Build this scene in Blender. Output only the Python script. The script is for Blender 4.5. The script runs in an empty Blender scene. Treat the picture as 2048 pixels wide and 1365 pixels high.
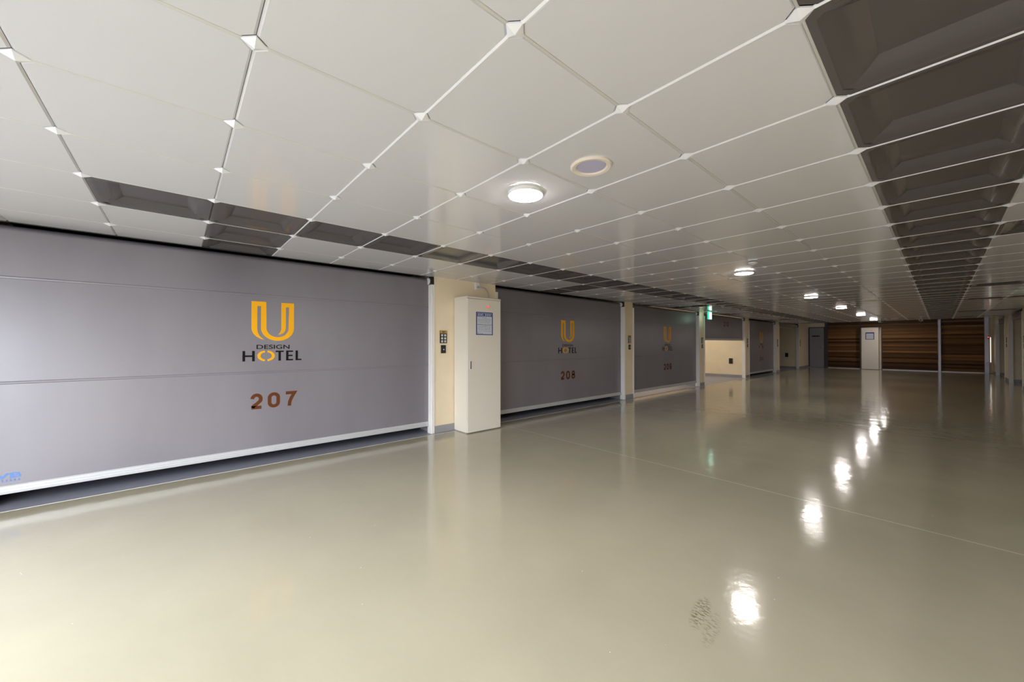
import bpy, bmesh, math, random
from mathutils import Vector, Matrix
random.seed(7)
PI = math.pi

# ------------------------------------------------------------------ camera
HC = 1.30                      # eye height
CH = HC + 0.9779               # ceiling height
f_px, yaw, pitch, roll = 756.89, -0.847, 0.0075, -0.0008
scene = bpy.context.scene
cam = bpy.data.cameras.new('camera'); cam_ob = bpy.data.objects.new('camera', cam)
scene.collection.objects.link(cam_ob)
cam.sensor_width = 36; cam.lens = f_px / 2048 * 36
cam.clip_start = 0.05; cam.clip_end = 200
cy_, sy_, cp_, sp_ = math.cos(yaw), math.sin(yaw), math.cos(pitch), math.sin(pitch)
fw = Vector((sy_ * cp_, cy_ * cp_, sp_)); rt = Vector((cy_, -sy_, 0)); up = rt.cross(fw)
r2 = rt * math.cos(roll) + up * math.sin(roll); u2 = up * math.cos(roll) - rt * math.sin(roll)
cam_ob.matrix_world = Matrix(((r2.x, u2.x, -fw.x, 0), (r2.y, u2.y, -fw.y, 0), (r2.z, u2.z, -fw.z, HC), (0, 0, 0, 1)))
scene.camera = cam_ob

# ------------------------------------------------------------------ view, world, daylight
vs = scene.view_settings
vs.view_transform = 'Standard'; vs.look = 'None'; vs.gamma = 1; vs.exposure = 0.0
vs.use_curve_mapping = False
scene.cycles.max_bounces = 12; scene.cycles.diffuse_bounces = 8; scene.cycles.glossy_bounces = 6
scene.cycles.use_denoising = True
scene.cycles.sample_clamp_indirect = 6.0
world = bpy.data.worlds.new('overcast_sky'); scene.world = world; world.use_nodes = True
bg = world.node_tree.nodes['Background']
bg.inputs[0].default_value = (0.84, 0.91, 1.0, 1); bg.inputs[1].default_value = 17.5
OPEN = (-3.75, 1.5, 2.20, -2.10)       # the open vehicle entrance: x0, x1, top, y
pl = bpy.data.lights.new('entrance_daylight', 'AREA'); pl.shape = 'RECTANGLE'
pl.size = OPEN[1] - OPEN[0]; pl.size_y = OPEN[2]; pl.cycles.is_portal = True
po = bpy.data.objects.new('entrance_daylight', pl); scene.collection.objects.link(po)
po.location = ((OPEN[0] + OPEN[1]) / 2, OPEN[3] - 0.16, OPEN[2] / 2)
po.rotation_euler = (PI / 2, 0, 0)      # shines towards +y, into the hall
sun = bpy.data.lights.new('sun', 'SUN'); sun.energy = 2.0; sun.angle = .02; sun.color = (1, .95, .88)
so = bpy.data.objects.new('sun', sun); scene.collection.objects.link(so)
so.rotation_euler = Vector((.55, -.28, -.79)).to_track_quat('-Z', 'Y').to_euler()   # falls on the yard outside only

# ------------------------------------------------------------------ materials
def mat(name, col, rough=0.5, metal=0.0, spec=0.5, coat=0.0, coat_r=0.05, emit=None, es=0.0):
    m = bpy.data.materials.new(name); m.use_nodes = True
    b = m.node_tree.nodes['Principled BSDF']
    b.inputs['Base Color'].default_value = (*col, 1)
    b.inputs['Roughness'].default_value = rough; b.inputs['Metallic'].default_value = metal
    b.inputs['Specular IOR Level'].default_value = spec
    b.inputs['Coat Weight'].default_value = coat; b.inputs['Coat Roughness'].default_value = coat_r
    if emit:
        b.inputs['Emission Color'].default_value = (*emit, 1); b.inputs['Emission Strength'].default_value = es
    return m
def nt(m):
    n = m.node_tree; return n, n.nodes['Principled BSDF']
def add(n, t, **kw):
    x = n.nodes.new(t)
    for k, v in kw.items(): setattr(x, k, v)
    return x
def noise_color(m, c1, c2, scale, detail=4, stretch=(1, 1, 1), lo=.35, hi=.65):
    n, b = nt(m)
    tc = add(n, 'ShaderNodeTexCoord'); mp = add(n, 'ShaderNodeMapping'); mp.inputs['Scale'].default_value = stretch
    nz = add(n, 'ShaderNodeTexNoise'); nz.inputs['Scale'].default_value = scale; nz.inputs['Detail'].default_value = detail
    cr = add(n, 'ShaderNodeValToRGB')
    cr.color_ramp.elements[0].position = lo; cr.color_ramp.elements[1].position = hi
    cr.color_ramp.elements[0].color = (*c1, 1); cr.color_ramp.elements[1].color = (*c2, 1)
    n.links.new(tc.outputs['Object'], mp.inputs[0]); n.links.new(mp.outputs[0], nz.inputs['Vector'])
    n.links.new(nz.outputs['Fac'], cr.inputs[0]); n.links.new(cr.outputs[0], b.inputs['Base Color'])
    return n, b, nz, cr
def noise_bump(m, scale, strength, dist=.01, stretch=(1, 1, 1), detail=3):
    n, b = nt(m)
    tc = add(n, 'ShaderNodeTexCoord'); mp = add(n, 'ShaderNodeMapping'); mp.inputs['Scale'].default_value = stretch
    nz = add(n, 'ShaderNodeTexNoise'); nz.inputs['Scale'].default_value = scale; nz.inputs['Detail'].default_value = detail
    bp = add(n, 'ShaderNodeBump'); bp.inputs['Strength'].default_value = strength; bp.inputs['Distance'].default_value = dist
    n.links.new(tc.outputs['Object'], mp.inputs[0]); n.links.new(mp.outputs[0], nz.inputs['Vector'])
    n.links.new(nz.outputs['Fac'], bp.inputs['Height'])
    if b.inputs['Normal'].is_linked:
        pass
    n.links.new(bp.outputs[0], b.inputs['Normal']); return bp

M = {}
M['ceiling'] = mat('ceiling_white_enamel', (.66, .66, .70), .115, spec=.65)
noise_bump(M['ceiling'], 1.6, .05, .02)
M['cap'] = mat('cap_white', (.82, .83, .89), .35)
M['joint_shaded'] = mat('joint_shaded_grey', (.56, .56, .54), .4)
M['coffer'] = mat('coffer_dark_gloss', (.088, .081, .083), .19, spec=.75)
M['void'] = mat('ceiling_void', (.03, .028, .026), .9)
M['wall'] = mat('wall_cream_paint', (.70, .585, .41), .6)
noise_color(M['wall'], (.79, .665, .475), (.84, .71, .51), 3)
M['base'] = mat('baseboard_grey', (.30, .29, .30), .4)
M['curtain'] = mat('curtain_grey_pvc', (.20, .185, .20), .36, spec=.75)
noise_color(M['curtain'], (.180, .163, .185), (.208, .19, .212), 1.3, stretch=(1, 1, .3))
noise_bump(M['curtain'], 260, .08, .002)
M['alu'] = mat('aluminium_white', (.55, .545, .55), .38, metal=.2)
M['rail'] = mat('rail_white', (.84, .81, .78), .22)
M['alu_grey'] = mat('aluminium_grey', (.42, .41, .43), .4, metal=.4)
M['steel'] = mat('post_steel', (.30, .28, .31), .35, metal=.4)
M['yellow'] = mat('print_yellow', (.86, .40, .01), .5, spec=.12)
M['black'] = mat('print_black', (.008, .007, .007), .5, spec=.12)
M['brown'] = mat('print_brown', (.115, .036, .011), .5, spec=.12)
M['blue'] = mat('print_light_blue', (.10, .21, .52), .6)
M['cabinet'] = mat('cabinet_cream_enamel', (.74, .68, .59), .42)
M['far_cabinet'] = mat('far_cabinet_enamel', (.88, .80, .70), .35)
M['dark'] = mat('gasket_dark', (.02, .018, .016), .6)
M['blackplastic'] = mat('black_plastic', (.012, .012, .012), .3)
M['white'] = mat('white_plastic', (.78, .78, .80), .35)
M['gold'] = mat('brass_plate', (.50, .33, .08), .35, metal=.5)
M['chrome'] = mat('chrome', (.75, .75, .75), .15, metal=1)
M['door'] = mat('door_slate_grey', (.25, .245, .285), .4)
M['frame'] = mat('frame_black_brown', (.022, .016, .012), .4)
M['navy'] = mat('notice_navy', (.012, .045, .24), .5, spec=.12)
M['paper'] = mat('notice_paper', (.62, .64, .70), .5)
M['ink'] = mat('notice_ink', (.12, .13, .20), .5)
M['lens'] = mat('unlit_diffuser_lilac', (.50, .48, .66), .35)
M['trim'] = mat('downlight_rim_cream', (.80, .72, .64), .35)
M['lamp'] = mat('lamp_diffuser', (1, 1, 1), .4, emit=(1.0, .93, .89), es=158)
M['bay_diffuser'] = mat('bay_diffuser', (1, 1, 1), .4, emit=(1.0, .88, .72), es=300)
M['lamp_body'] = mat('lamp_body', (.85, .85, .84), .4)
M['red'] = mat('red_indicator', (.6, .01, .01), .3, emit=(1, .04, .03), es=3.0)
M['tube'] = mat('white_tube', (.85, .83, .75), .3, emit=(1, .93, .8), es=.8)
M['green'] = mat('exit_green', (.0, .35, .16), .4, emit=(.0, .75, .36), es=1.5)
M['exitwhite'] = mat('exit_white', (.9, 1, .95), .4, emit=(.78, 1, .9), es=3.2)
M['edge'] = mat('threshold_edge', (.75, .73, .66), .4)
M['outdoor'] = mat('outdoor_asphalt', (.19, .19, .19), .9)
noise_color(M['outdoor'], (.085, .085, .09), (.12, .12, .12), 2)
M['yard_blocker'] = mat('yard_blocker_render', (.22, .21, .20), .9)
M['bay_floor'] = mat('bay_floor_grey', (.26, .26, .31), .35)
noise_bump(M['bay_floor'], 4, .1, .02)

# main floor: olive beige epoxy under a wavy clear coat
def floor_mat():
    m = mat('floor_epoxy_beige', (.42, .38, .27), .13, spec=.5)
    n, b, nz, cr = noise_color(m, (.39, .355, .26), (.43, .39, .287), .9, 5)
    tc = add(n, 'ShaderNodeTexCoord'); sep = add(n, 'ShaderNodeSeparateXYZ'); n.links.new(tc.outputs['Object'], sep.inputs[0])
    def math_(op, a, b_=None, c=None):
        x = add(n, 'ShaderNodeMath', operation=op)
        for i, v in enumerate((a, b_, c)):
            if v is None: continue
            if isinstance(v, (int, float)): x.inputs[i].default_value = v
            else: n.links.new(v, x.inputs[i])
        return x.outputs[0]
    # joints every 4 m across the hall
    t = math_('ABSOLUTE', math_('SUBTRACT', math_('FLOORED_MODULO', math_('ADD', sep.outputs[1], 2 - 3.90), 4.02), 2.0))
    line = math_('MULTIPLY', math_('LESS_THAN', t, .004), math_('GREATER_THAN', sep.outputs[1], 1.0))
    mix = add(n, 'ShaderNodeMix', data_type='RGBA'); n.links.new(line, mix.inputs[0])
    n.links.new(cr.outputs[0], mix.inputs[6]); mix.inputs[7].default_value = (.72, .68, .55, 1)
    # tyre tread scuff
    def ell(cx, cy, ang, a, b_):
        ca, sa = math.cos(ang), math.sin(ang)
        dx = math_('SUBTRACT', sep.outputs[0], cx); dy = math_('SUBTRACT', sep.outputs[1], cy)
        u = math_('ADD', math_('MULTIPLY', dx, ca / a), math_('MULTIPLY', dy, sa / a))
        v = math_('ADD', math_('MULTIPLY', dx, -sa / b_), math_('MULTIPLY', dy, ca / b_))
        return math_('SUBTRACT', 1.0, math_('ADD', math_('MULTIPLY', u, u), math_('MULTIPLY', v, v)))
    e1 = ell(-.775, 1.90, 1.75, .15, .045); e2 = ell(-.70, 1.83, 1.75, .15, .04)
    vo = add(n, 'ShaderNodeTexNoise'); vo.inputs['Scale'].default_value = 75; vo.inputs['Detail'].default_value = 5
    vm = add(n, 'ShaderNodeMapping'); vm.inputs['Scale'].default_value = (.55, 1.5, 1); n.links.new(tc.outputs['Object'], vm.inputs[0])
    n.links.new(vm.outputs[0], vo.inputs['Vector'])
    sp = math_('MULTIPLY', math_('GREATER_THAN', vo.outputs['Fac'], .53), 1.0)
    k = math_('MULTIPLY', sp, math_('MAXIMUM', math_('MULTIPLY', e1, 1.0), math_('MULTIPLY', e2, .45)))
    k = math_('MINIMUM', math_('MAXIMUM', k, 0), .7)
    mix2 = add(n, 'ShaderNodeMix', data_type='RGBA'); n.links.new(k, mix2.inputs[0])
    n.links.new(mix.outputs[2], mix2.inputs[6]); mix2.inputs[7].default_value = (.12, .09, .04, 1)
    # pale specks
    vr = add(n, 'ShaderNodeTexVoronoi'); vr.inputs['Scale'].default_value = 9
    n.links.new(tc.outputs['Object'], vr.inputs['Vector'])
    wn = add(n, 'ShaderNodeSeparateColor'); n.links.new(vr.outputs['Color'], wn.inputs[0])
    s = math_('MULTIPLY', math_('LESS_THAN', vr.outputs['Distance'], .022), math_('GREATER_THAN', wn.outputs[0], .55))
    mix3 = add(n, 'ShaderNodeMix', data_type='RGBA'); n.links.new(s, mix3.inputs[0])
    n.links.new(mix2.outputs[2], mix3.inputs[6]); mix3.inputs[7].default_value = (.9, .88, .8, 1)
    n.links.new(mix3.outputs[2], b.inputs['Base Color'])
    # waviness
    n1 = add(n, 'ShaderNodeTexNoise'); n1.inputs['Scale'].default_value = 3.2; n1.inputs['Detail'].default_value = 3
    n2 = add(n, 'ShaderNodeTexNoise'); n2.inputs['Scale'].default_value = 34; n2.inputs['Detail'].default_value = 2
    n.links.new(tc.outputs['Object'], n1.inputs['Vector']); n.links.new(tc.outputs['Object'], n2.inputs['Vector'])
    h = math_('ADD', math_('MULTIPLY', n1.outputs['Fac'], 1.0), math_('MULTIPLY', n2.outputs['Fac'], .11))
    bp = add(n, 'ShaderNodeBump'); bp.inputs['Strength'].default_value = .16; bp.inputs['Distance'].default_value = .02
    n.links.new(h, bp.inputs['Height'])
    b.inputs['Coat Weight'].default_value = .4; b.inputs['Coat Roughness'].default_value = .02
    n.links.new(bp.outputs[0], b.inputs['Coat Normal']); n.links.new(bp.outputs[0], b.inputs['Normal'])
    return m
M['floor'] = floor_mat()

def wood_mat():
    m = mat('wood_slats', (.12, .06, .02), .5, spec=.12)
    n, b = nt(m)
    tc = add(n, 'ShaderNodeTexCoord'); sep = add(n, 'ShaderNodeSeparateXYZ'); n.links.new(tc.outputs['Object'], sep.inputs[0])
    fl = add(n, 'ShaderNodeMath', operation='DIVIDE'); fl.inputs[1].default_value = .0785; n.links.new(sep.outputs[2], fl.inputs[0])
    f2 = add(n, 'ShaderNodeMath', operation='FLOOR'); n.links.new(fl.outputs[0], f2.inputs[0])
    fx = add(n, 'ShaderNodeMath', operation='DIVIDE'); fx.inputs[1].default_value = 60; n.links.new(sep.outputs[0], fx.inputs[0])
    fx2 = add(n, 'ShaderNodeMath', operation='FLOOR'); n.links.new(fx.outputs[0], fx2.inputs[0])
    cb = add(n, 'ShaderNodeCombineXYZ'); n.links.new(f2.outputs[0], cb.inputs[0]); n.links.new(fx2.outputs[0], cb.inputs[1])
    wn = add(n, 'ShaderNodeTexWhiteNoise', noise_dimensions='3D'); n.links.new(cb.outputs[0], wn.inputs[0])
    cr = add(n, 'ShaderNodeValToRGB')
    cr.color_ramp.elements[0].color = (.045, .02, .009, 1); cr.color_ramp.elements[1].color = (.34, .165, .06, 1)
    e = cr.color_ramp.elements.new(.55); e.color = (.14, .068, .026, 1)
    n.links.new(wn.outputs[0], cr.inputs[0])
    mp = add(n, 'ShaderNodeMapping'); mp.inputs['Scale'].default_value = (.8, .8, 22); n.links.new(tc.outputs['Object'], mp.inputs[0])
    nz = add(n, 'ShaderNodeTexNoise'); nz.inputs['Scale'].default_value = 4; nz.inputs['Detail'].default_value = 5
    n.links.new(mp.outputs[0], nz.inputs['Vector'])
    mr = add(n, 'ShaderNodeMapRange'); mr.inputs['To Min'].default_value = .55; mr.inputs['To Max'].default_value = 1.45
    n.links.new(nz.outputs['Fac'], mr.inputs[0])
    mx = add(n, 'ShaderNodeVectorMath', operation='SCALE'); n.links.new(cr.outputs[0], mx.inputs[0]); n.links.new(mr.outputs[0], mx.inputs['Scale'])
    n.links.new(mx.outputs[0], b.inputs['Base Color'])
    return m
M['wood'] = wood_mat()

# ------------------------------------------------------------------ mesh helpers
COL = scene.collection
class B:
    def __init__(s): s.bm = bmesh.new()
    def box(s, x0, x1, y0, y1, z0, z1):
        v = [s.bm.verts.new(p) for p in ((x0,y0,z0),(x1,y0,z0),(x1,y1,z0),(x0,y1,z0),(x0,y0,z1),(x1,y0,z1),(x1,y1,z1),(x0,y1,z1))]
        for q in ((3,2,1,0),(4,5,6,7),(0,1,5,4),(1,2,6,5),(2,3,7,6),(3,0,4,7)): s.bm.faces.new([v[i] for i in q])
        return s
    def face(s, pts): s.bm.faces.new([s.bm.verts.new(p) for p in pts]); return s
    def prism(s, pts, axis, a, b):
        """closed 2-D outline swept along axis from a to b"""
        def P(p, t): return {'x': (t, p[0], p[1]), 'y': (p[0], t, p[1]), 'z': (p[0], p[1], t)}[axis]
        A = [s.bm.verts.new(P(p, a)) for p in pts]; C = [s.bm.verts.new(P(p, b)) for p in pts]
        s.bm.faces.new(A[::-1]); s.bm.faces.new(C)
        k = len(pts)
        for i in range(k): s.bm.faces.new((A[i], A[(i+1)%k], C[(i+1)%k], C[i]))
        return s
    def lathe(s, prof, c=(0,0,0), axis='z', seg=32):
        rings = []
        for r, h in prof:
            ring = []
            for k in range(seg):
                a = 2*PI*k/seg; u, w = r*math.cos(a), r*math.sin(a)
                p = {'z': (u, w, h), 'x': (h, u, w), 'y': (u, h, w)}[axis]
                ring.append(s.bm.verts.new((c[0]+p[0], c[1]+p[1], c[2]+p[2])))
            rings.append(ring)
        for a, b in zip(rings, rings[1:]):
            for k in range(seg): s.bm.faces.new((a[k], a[(k+1)%seg], b[(k+1)%seg], b[k]))
        s.bm.faces.new(rings[0][::-1]); s.bm.faces.new(rings[-1])
        return s
    def tube(s, pts, r, seg=10):
        rings = []
        for i, p in enumerate(pts):
            p = Vector(p); d = (Vector(pts[min(i+1, len(pts)-1)]) - Vector(pts[max(i-1, 0)])).normalized()
            a = d.cross(Vector((0.31, .2, .93))).normalized(); b = d.cross(a)
            rings.append([s.bm.verts.new(p + a*r*math.cos(2*PI*k/seg) + b*r*math.sin(2*PI*k/seg)) for k in range(seg)])
        for a, b in zip(rings, rings[1:]):
            for k in range(seg): s.bm.faces.new((a[k], a[(k+1)%seg], b[(k+1)%seg], b[k]))
        s.bm.faces.new(rings[0][::-1]); s.bm.faces.new(rings[-1]); return s
    def out(s, name, m, parent=None, off=None, smooth=False, bevel=0):
        if bevel:
            bmesh.ops.bevel(s.bm, geom=s.bm.edges[:], offset=bevel, segments=2, affect='EDGES', profile=.5)
        bmesh.ops.recalc_face_normals(s.bm, faces=s.bm.faces[:])
        if off is not None: bmesh.ops.translate(s.bm, verts=s.bm.verts[:], vec=-Vector(off))
        me = bpy.data.meshes.new(name); s.bm.to_mesh(me); s.bm.free()
        me.materials.append(m if not isinstance(m, str) else M[m])
        if smooth:
            for p in me.polygons: p.use_smooth = True
            try: me.set_sharp_from_angle(angle=math.radians(35))
            except Exception: pass
        o = bpy.data.objects.new(name, me); COL.objects.link(o)
        if parent: o.parent = parent
        return o
def thing(name, label, cat, loc=(0,0,0), group=None):
    o = bpy.data.objects.new(name, None); COL.objects.link(o); o.location = loc; o.empty_display_size = .1
    o['label'] = label; o['category'] = cat
    if group: o['group'] = group
    return o
def tag(o, label, cat, group=None):
    o['label'] = label; o['category'] = cat
    if group: o['group'] = group
    return o
def struct(o): o['kind'] = 'structure'; return o
def copy_tree(o, parent=None):
    c = o.copy(); COL.objects.link(c)
    if parent: c.parent = parent
    for ch in list(o.children): copy_tree(ch, c)
    return c

def text_part(name, string, y0, y1, z0, z1, x, m, parent, bold=0.0, th=.0012, each=False):
    """lettering lying on a plane x = const, fitted to the given box (local to parent)"""
    items = [(string, y0, y1)]
    if each:
        k = len(string); w = (y1 - y0) / (k + (k - 1) * .34)
        items = [(c, y0 + i * w * 1.34, y0 + i * w * 1.34 + w) for i, c in enumerate(string)]
    bm = bmesh.new()
    for s_, a, b in items:
        cu = bpy.data.curves.new('t', 'FONT'); cu.body = s_; cu.size = 1; cu.offset = bold; cu.resolution_u = 6; cu.extrude = .01
        ob = bpy.data.objects.new('t', cu); COL.objects.link(ob)
        bpy.context.view_layer.update()
        me = bpy.data.meshes.new_from_object(ob.evaluated_get(bpy.context.evaluated_depsgraph_get()))
        xs = [v.co.x for v in me.vertices]; ys = [v.co.y for v in me.vertices]
        mx, Mx, my, My = min(xs), max(xs), min(ys), max(ys)
        for v in me.vertices:
            px, py, pz = v.co
            v.co = (x + (th if pz > 0 else 0), a + (px - mx) / (Mx - mx) * (b - a), z0 + (py - my) / (My - my) * (z1 - z0))
        bm.from_mesh(me)
        bpy.data.objects.remove(ob); bpy.data.curves.remove(cu); bpy.data.meshes.remove(me)
    me = bpy.data.meshes.new(name); bm.to_mesh(me); bm.free(); me.materials.append(M[m])
    o = bpy.data.objects.new(name, me); COL.objects.link(o); o.parent = parent
    return o

# ------------------------------------------------------------------ setting: floor, ceiling, walls
WX = -4.87            # face of the piers on the left
CX = -4.955           # shutter curtain plane
RX = 1.52             # face of the piers on the right
YE = 26.4             # end wall
YC = 22.98            # end of the tiled ceiling
Y0 = -2.10            # front wall with the open entrance
TH = .95              # shutter openings reach the ceiling
struct(B().box(-4.81, RX + .10, Y0, YE, -.12, 0).out('floor', 'floor'))
struct(B().box(-10.0, -4.81, -6.0, YE, -.12, -.002).out('floor_left_bays', 'bay_floor'))
struct(B().box(RX + .10, 6.0, 17.2, YE, -.12, -.002).out('floor_right_bays', 'bay_floor'))
struct(B().box(-14, 9, -12, Y0, -.14, -.015).out('ground_outside', 'outdoor'))
struct(B().box(-14, 9, -12, -11.7, -.14, 2.3).out('wall_yard_blocker', 'yard_blocker'))  # unseen wall added to block low sky light from the entrance

struct(B().box(-4.814, -4.808, -1.2, 24.2, -.01, .0015).out('trim_6', 'edge'))
# ceiling tiles on a 0.6 m grid, corners cut for the caps, bevelled edges
GX, GY, T = -0.2706, 1.3833, .6
def gx(j): return GX - T * j
def gy(i): return GY + T * i
I0, I1 = -7, 36
J0, J1 = -3, 8
XL, XR = -4.90, RX + .06
dark = set()
for i in range(-3, I1): dark.add((i, 5))
for i in range(-6, I1): dark.add((i, -1))
for b_ in (-2, 6, 14, 20, 28, 34):
    for j in (6, 7): dark.add((b_, j))
for b_ in (6, 14, 19, 27, 33):
    for j in (-2, -3): dark.add((b_, j))
CUT, BV, BD = .036, .0085, .007
def cl(x, y): return (min(max(x, XL), XR), min(max(y, Y0), YC))
cb = bmesh.new()
for i in range(I0, I1):
    for j in range(J0, J1):
        if (i, j) in dark: continue
        xa, xb, ya, yb = gx(j + 1), gx(j), gy(i), gy(i + 1)
        if ya >= YE or yb <= Y0 or xb <= XL or xa >= XR: continue
        def octo(e, c):
            return [(xa+c,ya+e),(xb-c,ya+e),(xb-e,ya+c),(xb-e,yb-c),(xb-c,yb-e),(xa+c,yb-e),(xa+e,yb-c),(xa+e,ya+c)]
        inn = [cb.verts.new((*cl(*p), CH)) for p in octo(BV, CUT + .004)]
        out = [cb.verts.new((*cl(*p), CH + BD)) for p in octo(.0008, CUT)]
        cb.faces.new(inn)
        for k in range(8):
            try: cb.faces.new((inn[k], out[k], out[(k+1)%8], inn[(k+1)%8]))
            except Exception: pass
bmesh.ops.dissolve_degenerate(cb, dist=1e-5, edges=cb.edges[:])
bmesh.ops.recalc_face_normals(cb, faces=cb.faces[:])
for f in cb.faces:
    if f.normal.z > 0: f.normal_flip()
me = bpy.data.meshes.new('ceiling'); cb.to_mesh(me); cb.free(); me.materials.append(M['ceiling'])
ceiling = bpy.data.objects.new('ceiling', me); COL.objects.link(ceiling); struct(ceiling)
struct(B().box(XL, XR, Y0 - .15, YC, CH + .055, CH + .25).box(XL, XR, YC - .03, YC, CH + .004, CH + .06).out('ceiling_slab', 'void'))
struct(B().box(XL, XR + .3, YC - .2, YE + .15, CH + .30, CH + .45).out('ceiling_end', 'void'))

# white carrier bars along the cross joints (parts of the ceiling)
for i in range(I0 + 1, I1):
    y = gy(i)
    if i >= -1 and y < YC - .02:
        bb = B(); bb.prism([(y - .0065, CH + .004), (y - .0050, CH + .0005), (y + .0022, CH - .0028), (y + .0032, CH + .004)], 'x', XL + .002, XR - .002)
        bb.out('grid_bar', 'cap', ceiling)
for j in range(J0 + 1, J1):
    x = gx(j)
    if XL + .05 < x < XR - .05:
        bb = B(); bb.prism([(x + .0060, CH + .004), (x + .0050, CH + .0006), (x - .0018, CH - .0018), (x - .0030, CH + .004)], 'y', Y0 + .002, YC - .03)
        bb.out('grid_bar', 'joint_shaded', ceiling)  # lengthwise bars: their weaker light is put into the grey colour
# dark coffered tiles (parts of the ceiling)
def coffer_mesh():
    bm = bmesh.new()
    prof = [(.2992, .007), (.2925, 0), (.272, .0005), (.262, .004)]
    for t in (.15, .3, .45, .6, .75, .9, 1.0): prof.append((.262 - .095 * t, .004 + .040 * t ** 1.5))
    def ring(h, z, c): return [bm.verts.new(p) for p in
        ((-h+c,-h,z),(h-c,-h,z),(h,-h+c,z),(h,h-c,z),(h-c,h,z),(-h+c,h,z),(-h,h-c,z),(-h,-h+c,z))]
    rings = [ring(h, z, .036 if k < 3 else max(.002, .030 - .02 * (k - 2))) for k, (h, z) in enumerate(prof)]
    for a, b in zip(rings, rings[1:]):
        for k in range(8): bm.faces.new((a[k], a[(k+1)%8], b[(k+1)%8], b[k]))
    bm.faces.new(rings[-1])
    bmesh.ops.recalc_face_normals(bm, faces=bm.faces[:])
    for f in bm.faces:
        if f.normal.z > 0: f.normal_flip()
    me = bpy.data.meshes.new('coffer_tile'); bm.to_mesh(me); bm.free(); me.materials.append(M['coffer'])
    for p in me.polygons: p.use_smooth = True
    me.set_sharp_from_angle(angle=math.radians(16))
    return me
cm = coffer_mesh()
fwd = Vector((sy_, cy_))
def visible_size(x, y):
    d = x * fwd.x + y * fwd.y
    s = x * rt.x + y * rt.y
    if d < .15 or abs(s / d) > 1.5: return 0
    return 1 / (d * d * d)
cells = sorted(dark, key=lambda c: -visible_size(gx(c[1] + .5), gy(c[0] + .5)))
rest = B()
cells = [c for c in cells if gx(c[1]) > XL and gx(c[1] + 1) < XR]
for k, (i, j) in enumerate(cells):
    cx, cy2 = gx(j + .5), gy(i + .5)
    if k < 100:
        o = bpy.data.objects.new('coffer_tile', cm); COL.objects.link(o); o.parent = ceiling; o.location = (cx, cy2, CH)
        if cx - .3 < XL:
            w = cx + .3 - XL; o.scale.x = w / .6; o.location.x = XL + w / 2
        elif cx + .3 > XR:
            w = XR - cx + .3; o.scale.x = w / .6; o.location.x = XR - w / 2
        if k == 0: o['label'] = 'dark glossy recessed ceiling tile'
    else:
        b2 = bmesh.new(); b2.from_mesh(cm)
        sx, ox = 1, cx
        if cx - .3 < XL: w = cx + .3 - XL; sx = w / .6; ox = XL + w / 2
        elif cx + .3 > XR: w = XR - cx + .3; sx = w / .6; ox = XR - w / 2
        for v in b2.verts: v.co = (v.co.x * sx + ox, v.co.y + cy2, v.co.z + CH)
        t_ = bpy.data.meshes.new('t'); b2.to_mesh(t_); rest.bm.from_mesh(t_); b2.free(); bpy.data.meshes.remove(t_)
me = bpy.data.meshes.new('coffer_tiles_far'); rest.bm.to_mesh(me); rest.bm.free(); me.materials.append(M['coffer'])
o = bpy.data.objects.new('coffer_tiles', me); COL.objects.link(o); o.parent = ceiling; o['kind'] = 'stuff'

# white pyramid caps where four tiles meet
def cap_geo(bm, cx=0, cy2=0, cz=0):
    h = .038
    ring0 = [bm.verts.new((cx + a * h, cy2 + b * h, cz + .004)) for a, b in ((1,0),(0,1),(-1,0),(0,-1))]
    ring1 = [bm.verts.new((cx + a * h, cy2 + b * h, cz - .001)) for a, b in ((1,0),(0,1),(-1,0),(0,-1))]
    ap = bm.verts.new((cx, cy2, cz - .0165))
    for k in range(4):
        bm.faces.new((ring0[k], ring0[(k+1)%4], ring1[(k+1)%4], ring1[k])); bm.faces.new((ring1[k], ring1[(k+1)%4], ap))
    bm.faces.new(ring0[::-1])
nodes = [(gx(j), gy(i)) for i in range(I0 + 1, I1) for j in range(J0 + 1, J1) if XL + .05 < gx(j) < XR - .04 and Y0 + .05 < gy(i) < YE - .05]
nodes.sort(key=lambda p: -visible_size(*p))
b1 = B(); cap_geo(b1.bm); bmesh.ops.recalc_face_normals(b1.bm, faces=b1.bm.faces[:])
capm = bpy.data.meshes.new('corner_cap'); b1.bm.to_mesh(capm); capm.materials.append(M['cap'])
for x, y in nodes[:100]:
    o = bpy.data.objects.new('corner_cap', capm); COL.objects.link(o); o.parent = ceiling; o.location = (x, y, CH)
b2 = B()
for x, y in nodes[100:]: cap_geo(b2.bm, x, y, CH)
o = b2.out('corner_caps', 'cap', ceiling); o['kind'] = 'stuff'

# left wall: piers between the bays
piers = [(-1.55, -1.20), (2.80, 3.94), (7.83, 8.16), (11.95, 12.29), (16.06, 16.46), (20.07, 20.55), (24.20, YE)]
wl = B(); bl = B()
wl.box(-5.28, WX, Y0, -1.20, 0, CH + .3)
for a, b in piers[1:]:
    wl.box(-5.28, WX, a, b, 0, CH + .3)
struct(wl.out('wall_left', 'wall'))
for a, b in [(Y0, -1.20)] + piers[1:]:
    a2 = a
    bl.box(WX, WX + .008, a2, b, 0, .105); bl.box(-5.28, WX, b, b + .008, 0, .105) if b < YE - .1 else None
    if a > 1: bl.box(-5.28, WX, a - .008, a, 0, .105)
struct(bl.out('baseboard_left', 'base'))
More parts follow.
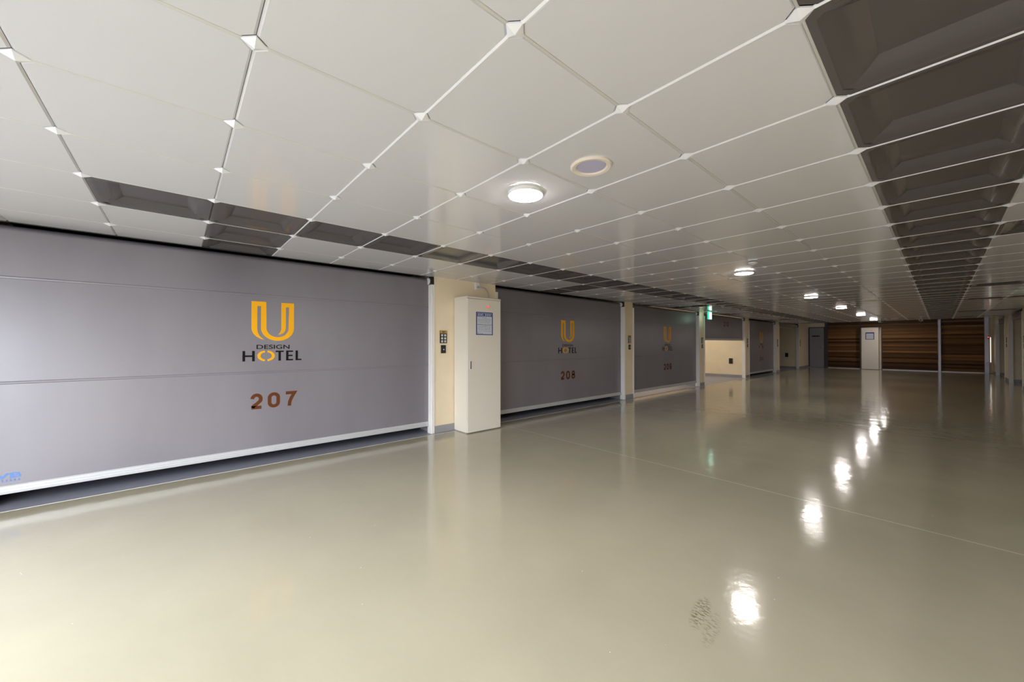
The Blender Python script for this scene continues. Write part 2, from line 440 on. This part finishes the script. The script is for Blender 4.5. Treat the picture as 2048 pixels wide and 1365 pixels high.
# bay shells behind the shutters
sh = B()
parts = [(-1.48, -1.33), (3.30, 3.44), (7.92, 8.07), (12.05, 12.20), (16.06, 16.44), (20.34, 20.48), (24.20, 24.54)]
for a, b in parts: sh.box(-10.0, -5.28, a, b, 0, 2.7)
sh.box(-10.15, -10.0, -1.6, YE, 0, 2.7)
struct(sh.out('wall_left_bays', 'wall'))
sb = B()
for a, b in parts[1:]: sb.box(-10.0, -5.28, a - .008, a, 0, .105)
struct(sb.out('baseboard_left_bays', 'base'))
struct(B().box(-10.15, XL, -1.6, YE + .1, CH + .30, CH + .45).out('ceiling_left_bays', 'void'))
# header strip in front of the roller boxes, coloured dark as the shaded gap
hd = B()
for (a, b), (c, d) in zip(piers, piers[1:]): hd.box(XL - .012, XL, b, c, CH - .006, CH + .30)
struct(hd.out('trim_1', 'void'))

# right wall
rp = [(16.9, 17.62), (20.75, 21.95), (25.1, YE)]
wr = B().box(RX, RX + .2, Y0, 16.9, 0, CH + .05)
for a, b in rp: wr.box(RX, RX + .35, a, b, 0, CH + (.05 if a < YC - 1 else .30))
wr.box(RX, RX + .2, YC, 25.1, CH + .02, CH + .30)
struct(wr.out('wall_right', 'wall'))
wr2 = B()
for a in (17.25, 21.15, 25.3): wr2.box(RX + .35, 6.0, a, a + .14, 0, 2.7)
wr2.box(6.0, 6.15, 16.9, YE, 0, 2.7)
struct(wr2.out('wall_right_bays', 'wall'))
br = B()
for a, b in rp: br.box(RX - .008, RX, a, b, 0, .105); br.box(RX - .008, RX + .35, a - .008, a, 0, .105)
for a in (21.15, 25.3): br.box(RX + .35, 6.0, a - .008, a, 0, .105)
br.box(RX - .008, RX, Y0, 16.9, 0, .105)
struct(br.out('baseboard_right', 'base'))
struct(B().box(XR, 6.15, Y0, YE + .1, CH + .05, CH + .20).out('ceiling_right_bays', 'void'))

# front wall with the open entrance
wf = B().box(-10.15, OPEN[0], Y0 - .15, Y0, 0, 2.75).box(OPEN[1], 6.15, Y0 - .15, Y0, 0, 2.75).box(OPEN[0], OPEN[1], Y0 - .15, Y0, OPEN[2], 2.75)
struct(wf.out('wall_front', 'wall'))
struct(B().box(-10.15, -10.0, Y0, -1.4, 0, 2.7).box(-10.15, -4.9, Y0, -1.4, CH + .3, CH + .45).out('wall_left_front', 'wall'))

# ------------------------------------------------------------------ end wall
def slats(x0, x1, y=YE):
    b = B(); k = 0; z = .03
    while z < CH + .22:
        z1 = min(z + .0785 * 2 - .03, CH + .28)
        prot = .026
        b.prism([(y, z), (y - prot + .004, z), (y - prot, z + .006), (y - prot, z1 - .006), (y - prot + .004, z1), (y, z1)], 'x', x0, x1)
        z += .157
    b.box(x0, x1, y - .004, y, 0, CH + .28)
    return b
struct(B().box(-5.3, 6.0, YE, YE + .15, 0, CH + .30).out('wall_end', 'wall'))
struct(B().box(-4.95, 6.0, YE - .0, YE + .001, 0, .01).out('trim_8', 'frame'))
for a, b in ((-4.03, -2.72), (-1.95, -.075), (.035, 1.27)):
    o = slats(a, b).out('wood_slat_panel', 'wood'); o['kind'] = 'structure'; o.name = 'wall_end_slats'
struct(slats(-2.72, -1.95).bm and B().box(-2.75, -1.93, YE - .035, YE, 2.13, CH + .28).out('trim_2', 'wood'))
struct(B().box(-4.03, 1.27, YE - .03, YE, 0, .028).out('baseboard_end', 'alu_grey'))
struct(B().box(-4.15, -4.03, YE - .06, YE, 0, CH + .28).out('trim_3', 'frame'))
struct(B().box(-2.75, -2.72, YE - .06, YE, 0, CH + .28).out('trim_4', 'frame'))
struct(B().box(-2.72, -1.95, YE - .36, YE, 2.104, 2.13).out('trim_7', 'frame'))
struct(B().box(-1.95, -1.92, YE - .06, YE, 0, 2.14).out('trim_5', 'frame'))
# grey door in the end wall
dr = B(); dr.box(-4.865, -4.815, YE - .05, YE, 0, 2.20); dr.box(-4.19, -4.15, YE - .05, YE, 0, 2.20); dr.box(-4.865, -4.15, YE - .05, YE, 2.165, 2.205)
d1 = struct(B().box(-4.815, -4.19, YE - .035, YE, .01, 2.165).out('door_1', 'door'))
dr.out('door_frame', 'frame', d1)
B().box(-4.70, -4.38, YE - .041, YE - .035, 1.675, 1.745).out('sign_plate', 'black', d1)
sgn = B()
for k in range(3): sgn.box(-4.65 + k * .10, -4.62 + k * .10, YE - .0425, YE - .041, 1.70, 1.72)
sgn.out('sign_lettering', 'alu_grey', d1)
hb = B().lathe([(.026, -.008), (.026, 0)], (-4.235, YE - .035, 1.095), 'y', 20).tube([(-4.235, YE - .04, 1.095), (-4.235, YE - .085, 1.095), (-4.25, YE - .095, 1.095), (-4.35, YE - .095, 1.095)], .011)
hb.out('door_handle', 'chrome', d1, smooth=True)

# steel posts before the end wall
o = B().box(-.065, .022, YE - .12, YE - .03, 0, CH + .28).out('steel_post', 'steel', bevel=.006)
tag(o, 'slim grey steel post between the two wide panels of wooden slats', 'post')
o = B().box(1.27, 1.40, YE - .16, YE - .0, 0, CH + .28).out('steel_post', 'steel', bevel=.006)
tag(o, 'broader grey metal post at the right end of the wooden slat wall', 'post')
t = thing('card_reader', 'upright reader with red light and white bar beside the right grey post', 'reader', (1.40, YE - .55, 0))
B().box(.0, .028, -.02, .02, .50, 1.56).out('light_bar', 'tube', t)
B().box(-.07, -.02, -.015, .02, 1.50, 1.62).out('housing', 'blackplastic', t)
B().lathe([(.02, -.012), (.02, 0)], (-.045, -.014, 1.565), 'y', 16).out('indicator', 'red', t)
B().box(-.07, .03, .0, .36, .46, .50).out('bracket', 'steel', t)

# ------------------------------------------------------------------ shutters
def arc(cx, cz, rx, rz, a0, a1, n=14):
    return [(cx + rx * math.cos(math.radians(a0 + (a1 - a0) * k / n)), cz + rz * math.sin(math.radians(a0 + (a1 - a0) * k / n))) for k in range(n + 1)]
def logo_u():
    b = B()
    W, H, Z0, Y_ = .408, .431, 1.337, -.204
    def pr(pts): b.prism([(Y_ + x * W, Z0 + z * H) for x, z in pts], 'x', 0, .0012)
    # left leg with pointed tail
    pr([(0, 1), (0, .30), (.015, .235), (.05, .17), (.11, .105), (.20, .05), (.30, .025), (.235, .07), (.18, .13), (.145, .20), (.13, .30), (.13, .885), (.13, 1)])
    pr([(.13, 1), (.13, .885), (.215, .885), (.215, 1)])
    # main U
    outer = arc(.6075, .32, .3925, .32, 180, 360, 26); inner = arc(.605, .33, .265, .237, 0, -180, 26)
    pr([(.215, 1)] + outer + [(1, 1), (.88, 1), (.88, .885)] + [(.87, .5)] + inner + [(.335, 1)])
    pr([(.69, 1), (.69, .89), (.88, .89), (.88, 1)])
    pr([(.69, .89), (.69, .30), (.675, .245), (.65, .20), (.61, .165), (.68, .168), (.74, .20), (.785, .26), (.80, .34), (.80, .89)])
    return b
def hotel_letters(parent):
    Y_, W, z0, z1 = -.283, .566, 1.112, 1.225
    s = .042
    for rects in (((0, s, 0, 1), (.194 - s, .194, 0, 1), (s, .194 - s, .42, .58)),
                  ((.54, .68, .86, 1), (.589, .631, 0, .86)),
                  ((.722, .764, 0, 1), (.764, .846, .86, 1), (.764, .838, .43, .57), (.764, .846, 0, .14)),
                  ((.892, .934, 0, 1), (.934, 1.0, 0, .14))):
        b = B()
        for x0, x1, a, c in rects: b.box(0, .0012, Y_ + x0 * W, Y_ + x1 * W, z0 + a * (z1 - z0), z0 + c * (z1 - z0))
        b.out('letter', 'black', parent, off=(-.0005, 0, 0))
def stroke(b, pts, t, closed=False, th=.0012):
    n = len(pts); L, R = [], []
    for i, p in enumerate(pts):
        a = pts[(i - 1) % n] if (closed or i > 0) else p
        c = pts[(i + 1) % n] if (closed or i < n - 1) else p
        d1 = Vector((p[0] - a[0], p[1] - a[1])); d2 = Vector((c[0] - p[0], c[1] - p[1]))
        if d1.length < 1e-9: d1 = d2
        if d2.length < 1e-9: d2 = d1
        d1.normalize(); d2.normalize(); m = (d1 + d2).normalized()
        k = 1 / max(.5, m.dot(d1)); nx, ny = -m.y * k * t / 2, m.x * k * t / 2
        L.append((p[0] + nx, p[1] + ny)); R.append((p[0] - nx, p[1] - ny))
    for i in range(n if closed else n - 1):
        j = (i + 1) % n
        b.prism([L[i], L[j], R[j], R[i]], 'x', 0.0005, .0005 + th)
def digit(b, ch, y0, z0, w, h, t):
    def P(pts): return [(y0 + t / 2 + u * (w - t), z0 + t / 2 + v * (h - t)) for u, v in pts]
    if ch == '0': stroke(b, P(arc(.5, .70, .5, .30, 0, 180, 12) + arc(.5, .30, .5, .30, 180, 360, 12)), t, True)
    if ch == '1': stroke(b, P([(.15, .72), (.45, .80), (.58, 1.0)]), t * .8); stroke(b, P([(.58, -.08), (.58, 1.05)]), t)
    if ch == '2':
        stroke(b, P(arc(.5, .68, .47, .32, 175, -35, 14) + [(.55, .30), (.18, .13), (.06, -.0)]), t); stroke(b, P([(-.06, 0), (1.05, 0)]), t)
    if ch == '7': stroke(b, P([(-.06, 1), (1.0, 1), (.62, .58), (.42, .25), (.36, -.10)]), t)
    if ch == '8': stroke(b, P(arc(.5, .76, .41, .24, -90, 270, 20)[:-1]), t, True); stroke(b, P(arc(.5, .26, .5, .26, 90, 450, 20)[:-1]), t, True)
    if ch == '9': stroke(b, P(arc(.5, .68, .5, .32, 0, 360, 20)[:-1]), t, True); stroke(b, P([(1.0, .68), (1.0, .42)] + arc(.5, .32, .48, .32, 0, -165, 10)), t)
def number_digits(num, lift, parent):
    for k, ch in enumerate(num):
        b = B(); digit(b, ch, -.214 + k * .163, .588 + lift, .118, .170, .035)
        b.out('digit', 'brown', parent)
def hotel_ring():
    b = B(); cy, cz = -.283 + .382 * .566, 1.169
    for a0, a1 in ((100, 260), (-80, 80)):
        pts = arc(cy, cz, .082, .060, a0, a1, 22) + arc(cy, cz, .053, .040, a1, a0, 22)
        b.prism(pts, 'x', 0, .0012)
    return b
SL = 'garage roller shutters along the left wall'
def shutter(num, y0, y1, label, lift=0.0, cyc=None):
    yc = cyc if cyc is not None else (y0 + y1) / 2
    t = thing('roller_shutter', label, 'shutter', (CX, yc, 0), SL)
    a, b = y0 - yc, y1 - yc
    e = .035
    if lift < 1.7:
        zb, zt = .165 + lift, 2.215
        # fabric, curling back over the drum at the top
        prof = [(0, zb), (0, zt)] + [(-.09 + .09 * math.cos(q), zt + .055 * math.sin(q)) for q in (0.3, .6, .9, 1.2, 1.57)]
        bm = B(); th = .006
        outl = prof + [(x - th, z - (.006 if k > 1 else 0)) for k, (x, z) in reversed(list(enumerate(prof)))]
        bm.prism(outl, 'y', a + e, b - e)
        bm.out('curtain', 'curtain', t, smooth=True)
        ribs = B()
        for zz in (1.838 + lift, .99 + lift):
            if zz < 2.2:
                ribs.prism([(0, zz - .012), (.005, zz - .006), (.0055, zz + .004), (0, zz + .012)], 'y', a + e, b - e)
        if lift < 1: ribs.out('weld_seam', 'curtain', t)
        else: ribs.bm.free()
    zb = .165 + lift
    bar = B()
    zz = zb - .062
    bar.prism([(-.012, zz), (.014, zz), (.016, zz + .014), (.011, zz + .016), (.011, zz + .020), (.016, zz + .022), (.016, zz + .036), (.011, zz + .038), (.011, zz + .042), (.015, zz + .044), (.015, zz + .058), (.006, zz + .066), (-.012, zz + .066)], 'y', a + .02, b - .02)
    bar.out('bottom_bar', 'alu', t)
    if num and lift < 1.7:
        if lift < 1:
            o = logo_u().out('emblem', 'yellow', t, off=(-.0005, 0, -lift))
            text_part('small_lettering', 'DESIGN', -.157, .160, 1.245, 1.292, .0005, 'black', t, bold=.012)
            hotel_letters(t)
            hotel_ring().out('letter_ring', 'yellow', t, off=(-.0005, 0, 0))
        number_digits(num, lift, t)
    # guide channels
    for s, yy in ((-1, a), (1, b)):
        g = B(); w = .052
        y_in = yy - s * w
        lo, hi = min(yy, y_in), max(yy, y_in)
        g.box(-.02, .088, lo, hi, 0, 2.16)
        g.box(.088, .096, lo + .006, lo + .020, 0, 2.16); g.box(.088, .096, hi - .020, hi - .006, 0, 2.16)
        g.out('guide_rail', 'rail', t)
        if s == 1:
            B().box(-.03, .07, lo, hi, 2.16, 2.275).out('drum_bracket', 'blackplastic', t)
            B().lathe([(.045, -.012), (.05, 0), (.045, .004)], (.005, lo - .004, 2.215), 'y', 20).out('drum_cap', 'white', t, smooth=True)
    return t
s207 = shutter('207', -1.20, 2.80, 'wide grey roller shutter 207 with yellow U emblem, nearest at the left', cyc=.805)
text_part('maker_lettering', 'EVB', -1.93, -1.752, .222, .266, .0005, 'blue', s207, bold=.03)
mk = B()
for k in range(9):
    y = -1.935 + k * .0205
    mk.box(.0004, .0014, y, y + .014, .197, .200); mk.box(.0004, .0014, y + .005, y + .009, .200, .212); mk.box(.0004, .0014, y, y + .013, .209, .212)
mk.out('maker_small_print', 'blue', s207)
shutter('208', 3.94, 7.83, 'grey roller shutter 208 with yellow U emblem, behind the cream cabinet', cyc=5.873)
shutter('209', 8.16, 11.95, 'grey roller shutter 209 with yellow U emblem, third from the left', cyc=10.07)
shutter('210', 12.29, 16.06, 'half-raised grey roller shutter 210, cream bay wall showing beneath', lift=1.31, cyc=14.37)
shutter('211', 16.46, 20.07, 'dark closed roller shutter 211, right of the half-raised shutter', cyc=18.3)
shutter('', 20.55, 24.20, 'fully raised roller shutter over the open dark bay at the far left corner', lift=1.93)
# right side: shutters rolled up
for k, (a, b, lb) in enumerate(((17.62, 20.75, 'rolled-up shutter with white guide rails over the right bay nearest the picture edge'),
                 (21.95, 25.10, 'rolled-up shutter with shining guide rails over the far right bay by the grey post'))):
    t = thing('roller_shutter', lb, 'shutter', (RX + .06, (a + b) / 2, 0), 'rolled-up shutters on the right wall')
    h = (b - a) / 2
    B().prism([(0, 2.14), (.02, 2.14), (.02, 2.25), (.10, 2.30), (.10, 2.33), (0, 2.27)], 'y', -h + .03, h - .03).out('curtain', 'curtain', t)
    B().box(-.01, .03, -h + .02, h - .02, 2.08, 2.14).out('bottom_bar', 'alu_grey', t)
    for s in (-1, 1):
        g = B(); lo = -h if s < 0 else h - .05
        g.box(-.075, .02, lo + (.015 if s < 0 else 0), lo + (.05 if s < 0 else .035), 0, 2.2); g.out('guide_rail', 'rail', t)

# ------------------------------------------------------------------ electric cabinets
def notice(parent, x, y0, y1, z0, z1, simple=False):
    w, h = y1 - y0, z1 - z0
    o = B().box(x, x + .002, y0, y1, z0, z1).out('notice', 'navy', parent); o['label'] = 'blue-edged notice'
    p = B(); fx0, fx1 = y0 + .05 * w, y1 - .05 * w
    def r(b, a, c, u, v, t=.0028): b.box(x + .0005, x + t, y0 + a * w, y0 + c * w, z0 + u * h, z0 + v * h)
    if simple:
        r(p, .08, .92, .07, .86); p.out('notice_paper', 'paper', o); return
    r(p, .055, .945, .035, .80)
    p.prism([(y0 + a * w, z0 + c * h) for a, c in ((.055, .83), (.055, .96), (.945, .96), (.945, .83), (.93, .83), (.93, .945), (.07, .945), (.07, .83))], 'x', x + .0005, x + .0028)
    p.box(x + .0005, x + .0028, y0 + .055 * w, y0 + .945 * w, z0 + .80 * h, z0 + .815 * h)
    p.out('notice_paper', 'paper', o)
    random.seed(3)
    # heading in white block strokes, two words
    for word in (range(0, 5), range(6, 12)):
        g = B()
        for k in word:
            a = .12 + k * .066
            r(g, a, a + .012, .845, .925); r(g, a + .012, a + .045, .905, .92); r(g, a + .012, a + .04, .845, .86 if k % 2 else .88)
        g.out('notice_heading', 'white', o)
    q = B()
    for (zt, zb) in ((.76, .49), (.43, .17)):
        r(q, .08, .92, zb - .03, zb - .018, .0034); r(q, .08, .35, zt + .015, zt + .03, .0034); r(q, .35, .62 if zt > .5 else .92, zt - .002, zt + .012, .0034)
        z = zt - .035
        while z > zb + .01:
            a = .11
            while a < .84:
                l = random.uniform(.03, .12)
                r(q, a, min(a + l, .88), z, z + .008, .0034); a += l + random.uniform(.015, .035)
            z -= .026
    a = .17
    for k in range(5): r(q, a, a + .035, .055, .085, .0034); a += .05
    r(q, .47, .88, .066, .074, .0034); r(q, .085, .13, .045, .10, .0034)
    q.out('notice_print', 'ink', o)
def cabinet(loc, w, d, h, label, simple=False):
    enamel = 'far_cabinet' if simple else 'cabinet'
    t = thing('electric_cabinet', label, 'cabinet', loc, 'cream electric cabinets')
    hw = w / 2
    B().box(.01, d - .03, -hw + .006, hw - .006, 0, .03).out('plinth', 'alu_grey' if not simple else 'dark', t)
    B().box(0, d - .020, -hw, hw, .012, h - .02).out('body', enamel, t, bevel=.003)
    B().box(d - .020, d - .015, -hw + .01, hw - .01, .02, h - .03).out('gasket', 'dark', t)
    dd = B().box(d - .015, d + .004, -hw + .002, hw - .002, .014, h - .034).out('door', enamel, t, bevel=.003)
    B().prism([(0, h - .03), (d + .001, h - .03), (d + .004, h - .022), (d + .002, h - .008), (d - .012, h), (0, h)], 'y', -hw - .003, hw + .003).out('top_cover', enamel, t)
    hh = B().box(d + .004, d + .009, -hw + .042, -hw + .066, .925, 1.06).out('handle_frame', 'white' if not simple else 'chrome', dd, bevel=.002)
    B().box(d + .009, d + .011, -hw + .047, -hw + .061, .935, 1.05).out('handle_lever', 'blackplastic' if not simple else 'white', dd)
    B().lathe([(.019, 0), (.019, .008), (.015, .010)], (d + .004, .055 * w / .62, 1.855 if not simple else 1.95), 'x', 20).out('lamp_ring', 'chrome', dd, smooth=True)
    B().lathe([(.014, .010), (.014, .016), (.009, .023), (.003, .025)], (d + .004, .055 * w / .62, 1.855 if not simple else 1.95), 'x', 20).out('indicator_lamp', 'red', dd, smooth=True)
    if simple: notice(dd, d + .004, -.16, .16, 1.50, 1.86, True)
    else: notice(dd, d + .004, -.160, .152, 1.432, 1.772)
    return t
cabinet((WX + .012, 3.4415, 0), .619, .345, 1.995, 'tall cream electric cabinet with red lamp and blue notice, beside shutter 208')
c2 = cabinet((-2.335, YE - .03, 0), .63, .36, 2.10, 'pale electric cabinet set in the wooden slat wall at the far end', True)
c2.rotation_euler = (0, 0, -PI / 2)

# flexible conduit from a wall box into the cabinet
t = thing('junction_box', 'small white wall box with bent steel conduit above the tall cream cabinet', 'junction box', (WX, 3.552, 2.21))
B().box(.0, .035, -.038, .038, -.055, .055).out('box', 'white', t, bevel=.004)
B().lathe([(.018, 0), (.018, .022)], (.035, .0, -.012), 'x', 16).out('gland', 'alu_grey', t, smooth=True)
pts = []
for k in range(15):
    q = k / 14 * PI / 2
    pts.append((.12, .05 + .10 * math.sin(q), -.03 - .15 + .15 * math.cos(q)))
pts = [(.05, 0, -.012), (.085, .003, -.015), (.11, .02, -.022)] + pts + [(.12, .152, -.215)]
B().tube(pts, .0095).out('conduit', 'alu_grey', t, smooth=True)

# ------------------------------------------------------------------ control panels on the piers
def panel_proto(num, label, loc):
    t = thing('keypad', label, 'keypad', loc, 'garage keypads on the piers')
    B().box(0, .012, -.058, .058, -.095, .092).out('back_plate', 'blackplastic', t, bevel=.002)
    g = B().box(.012, .014, -.058, .058, .050, .092).out('number_plate', 'gold', t)
    text_part('number', num, -.025, .025, .060, .082, .0142, 'black', g, bold=.02)
    for r in range(3):
        for c in (-1, 1):
            B().box(.012, .017, c * .026 - .015, c * .026 + .015, .022 - r * .045 - .015, .022 - r * .045 + .015).out('key', 'white', t, bevel=.003)
            mk = B(); yy, zz = c * .026, .022 - r * .045
            mk.box(.017, .0174, yy - .008, yy + .008, zz - .002, zz + .002)
            if (r + c) % 2: mk.box(.017, .0176, yy - .002, yy + .002, zz - .008, zz + .008)
            mk.out('key_mark', 'black', t)
    return t
def button_proto(label, loc):
    t = thing('call_button', label, 'button', loc, 'black call button plates on the piers')
    B().box(0, .012, -.040, .040, -.060, .060).out('plate', 'blackplastic', t, bevel=.002)
    B().lathe([(.009, 0), (.008, .004)], (.012, .003, -.005), 'x', 14).out('button', 'white', t)
    return t
kp = [('207', 2.945, 'on the pier left of the cream cabinet'), ('208', 8.01, 'on the pier between shutters 208 and 209'),
      ('209', 12.14, 'on the pier just left of the half-raised shutter'), ('210', 16.29, 'on the pier right of the half-raised shutter'),
      ('211', 20.33, 'on the pier left of the open far bay'), ('212', 24.48, 'on the last left pier beside the grey door')]
for n_, y, w in kp:
    panel_proto(n_, 'black keypad with brass plate ' + w, (WX, y, 1.405))
    button_proto('black button plate ' + w, (WX, y + (.0 if n_ != '207' else .0), 1.222))
for y, w in ((21.45, 'on the right wall pier behind the nearer shining rail'), (17.30, 'on the right wall pier at the picture edge')):
    a = panel_proto('2', 'black keypad ' + w, (RX, y, 1.42)); a.rotation_euler = (0, 0, PI)
    b = button_proto('black button plate below the keypad ' + w, (RX, y, 1.23)); b.rotation_euler = (0, 0, PI)

# outlets in the open bays (on the side walls, facing the camera)
for x, y, z, lb in ((-5.37, 16.06, .63, 'black wall socket on the cream wall under the half-raised shutter'), (-5.39, 24.20, .70, 'black wall socket inside the open dark bay at the far left')):
    t = thing('wall_socket', lb, 'socket', (x, y, z), 'sockets in the open bays')
    B().box(-.065, .065, -.03, 0, -.105, .105).out('cover', 'blackplastic', t, bevel=.004)
    B().box(-.04, .04, -.036, -.03, -.03, .07).out('socket_face', 'dark', t)

# ------------------------------------------------------------------ ceiling fittings
LY = [1.683, 5.80, 9.85, 13.5, 17.3, 21.0]
wd = ['nearest round lit ceiling lamp, beside the unlit recessed downlight', 'second lit round ceiling lamp, beside the larger smoke detector', 'third lit round ceiling lamp from the camera',
      'fourth lit round ceiling lamp, beside a small smoke detector', 'fifth lit round ceiling lamp, above the pale far cabinet', 'farthest lit round ceiling lamp, beside the white camera']
lamp = thing('ceiling_lamp', wd[0], 'ceiling lamp', (-1.7706, LY[0], CH), 'round surface lamps on the ceiling')
B().lathe([(.115, .0), (.115, -.016), (.110, -.020)], seg=48).out('lamp_rim', 'lamp_body', lamp, smooth=True)
B().lathe([(.109, -.0195), (.108, -.022), (.102, -.0245), (.05, -.026), (.002, -.0262)], seg=48).out('diffuser', 'lamp', lamp, smooth=True)
for k in range(1, 6):
    c = copy_tree(lamp); c.location.y = LY[k]; c['label'] = wd[k]
c = copy_tree(lamp); c.location = (-1.7706, 24.7, CH + .30); c['label'] = 'added unseen lamp on the higher ceiling, brightening the wooden slat wall'  # extra lamp out of view, added to light the end wall
dl = thing('recessed_downlight', 'unlit recessed downlight with lilac lens beside the nearest lit lamp', 'downlight', (-1.265, 1.70, CH), 'unlit recessed downlights')
B().lathe([(.112, .002), (.112, -.006), (.104, -.012), (.086, -.010), (.080, -.003), (.080, -.001)], seg=48).out('rim', 'trim', dl, smooth=True)
B().lathe([(.080, -.001), (.079, -.0035), (.002, -.0045)], seg=40).out('lens', 'lens', dl, smooth=True)
for x, y, lb in ((-1.05, 11.8, 'unlit recessed downlight right of the fourth lit lamp'), (-1.17, 21.0, 'farthest unlit recessed downlight, right of the last lit lamp')):
    c = copy_tree(dl); c.location = (x, y, CH); c['label'] = lb
sd = thing('smoke_detector', 'white smoke detector just before the second lit lamp', 'smoke detector', (-1.44, 5.02, CH), 'smoke detectors on the ceiling')
B().lathe([(.055, 0), (.055, -.014), (.050, -.018)], seg=32).out('base', 'white', sd, smooth=True)
B().lathe([(.046, -.018), (.046, -.026), (.042, -.028)], seg=32).out('slot', 'dark', sd, smooth=True)
B().lathe([(.048, -.028), (.048, -.042), (.036, -.052), (.020, -.055), (.018, -.060), (.004, -.061)], seg=32).out('sensor_head', 'white', sd, smooth=True)
for x, y, lb in ((-1.37, 12.1, 'small white smoke detector above right of the fourth lit lamp'), (-1.35, 20.0, 'tiny white smoke detector beside the farthest lit lamp')):
    c = copy_tree(sd); c.location = (x, y, CH); c['label'] = lb

def camera_thing(loc, label, rz):
    t = thing('security_camera', label, 'camera', loc, 'ceiling security cameras')
    B().lathe([(.05, 0), (.05, -.012), (.018, -.016), (.018, -.085)], seg=24).out('mount', 'white', t, smooth=True)
    h = B().lathe([(.036, -.10), (.042, -.09), (.042, .09), (.034, .10)], (0, 0, -.125), 'y', 24).out('housing', 'white', t, smooth=True)
    B().lathe([(.030, -.106), (.030, -.10)], (0, 0, -.125), 'y', 20).out('lens', 'blackplastic', h)
    B().box(-.048, .048, -.13, .09, -.086, -.080).out('sun_shield', 'white', t)
    t.rotation_euler = (0, 0, rz); return t
camera_thing((-1.52, 20.3, CH), 'white security camera under the farthest lit lamp, above the pale cabinet', .45)
camera_thing((-.46, 20.3, CH), 'white security camera hanging in front of the wide wooden slats', -.1)

def exit_sign(loc, label, half=.12, face=1):
    t = thing('exit_sign', label, 'exit sign', loc, 'lit green exit signs')
    B().box(-.02, .02, -half, half, -.245, -.02).out('housing', 'green', t, bevel=.003)
    B().box(-.025, .025, -.05, .05, -.02, 0).out('mount', 'white', t)
    p = B()
    for s in (-1, 1):
        x0, x1 = (.020, .0215) if s > 0 else (-.0215, -.020)
        p.box(x0, x1, -half + .02, half - .02, -.235, -.035)
    p.out('light_panel', 'exitwhite', t)
    r = B()   # running figure and doorway in green
    for s in (-1, 1):
        x0, x1 = (.0215, .0225) if s > 0 else (-.0225, -.0215)
        def pr(pts): r.prism([(a, b) for a, b in pts], 'x', x0, x1)
        pr([(-.005, -.075), (.015, -.075), (.015, -.095), (-.005, -.095)])
        pr([(-.03, -.105), (.03, -.100), (.02, -.15), (-.01, -.15)])
        pr([(-.01, -.15), (.005, -.15), (-.035, -.205), (-.05, -.20)]); pr([(.005, -.15), (.02, -.15), (.045, -.205), (.03, -.21)])
        pr([(-.07, -.06), (-.062, -.06), (-.062, -.215), (-.07, -.215)]); pr([(-.07, -.052), (.07, -.052), (.07, -.06), (-.07, -.06)])
    r.out('pictogram', 'green', t)
    return t
exit_sign((-4.60, 12.02, CH), 'small lit green exit sign hanging from the ceiling before shutter 210', .12)
exit_sign((1.30, 11.7, CH), 'lit green exit sign hanging from the ceiling near the right wall', .17)

# plain tube lamps inside the two lit bays
for y in (10.2, 14.3):
    o = thing('bay_lamp', 'plain ceiling lamp inside the garage bay behind shutter %s' % ('209' if y < 12 else '210'), 'bay lamp', (-6.4, y, CH + .30), 'lamps inside the garage bays')
    B().box(-.07, .07, -.3, .3, -.05, 0).out('body', 'lamp_body', o)
    B().box(-.05, .05, -.28, .28, -.058, -.05).out('diffuser', 'bay_diffuser', o)
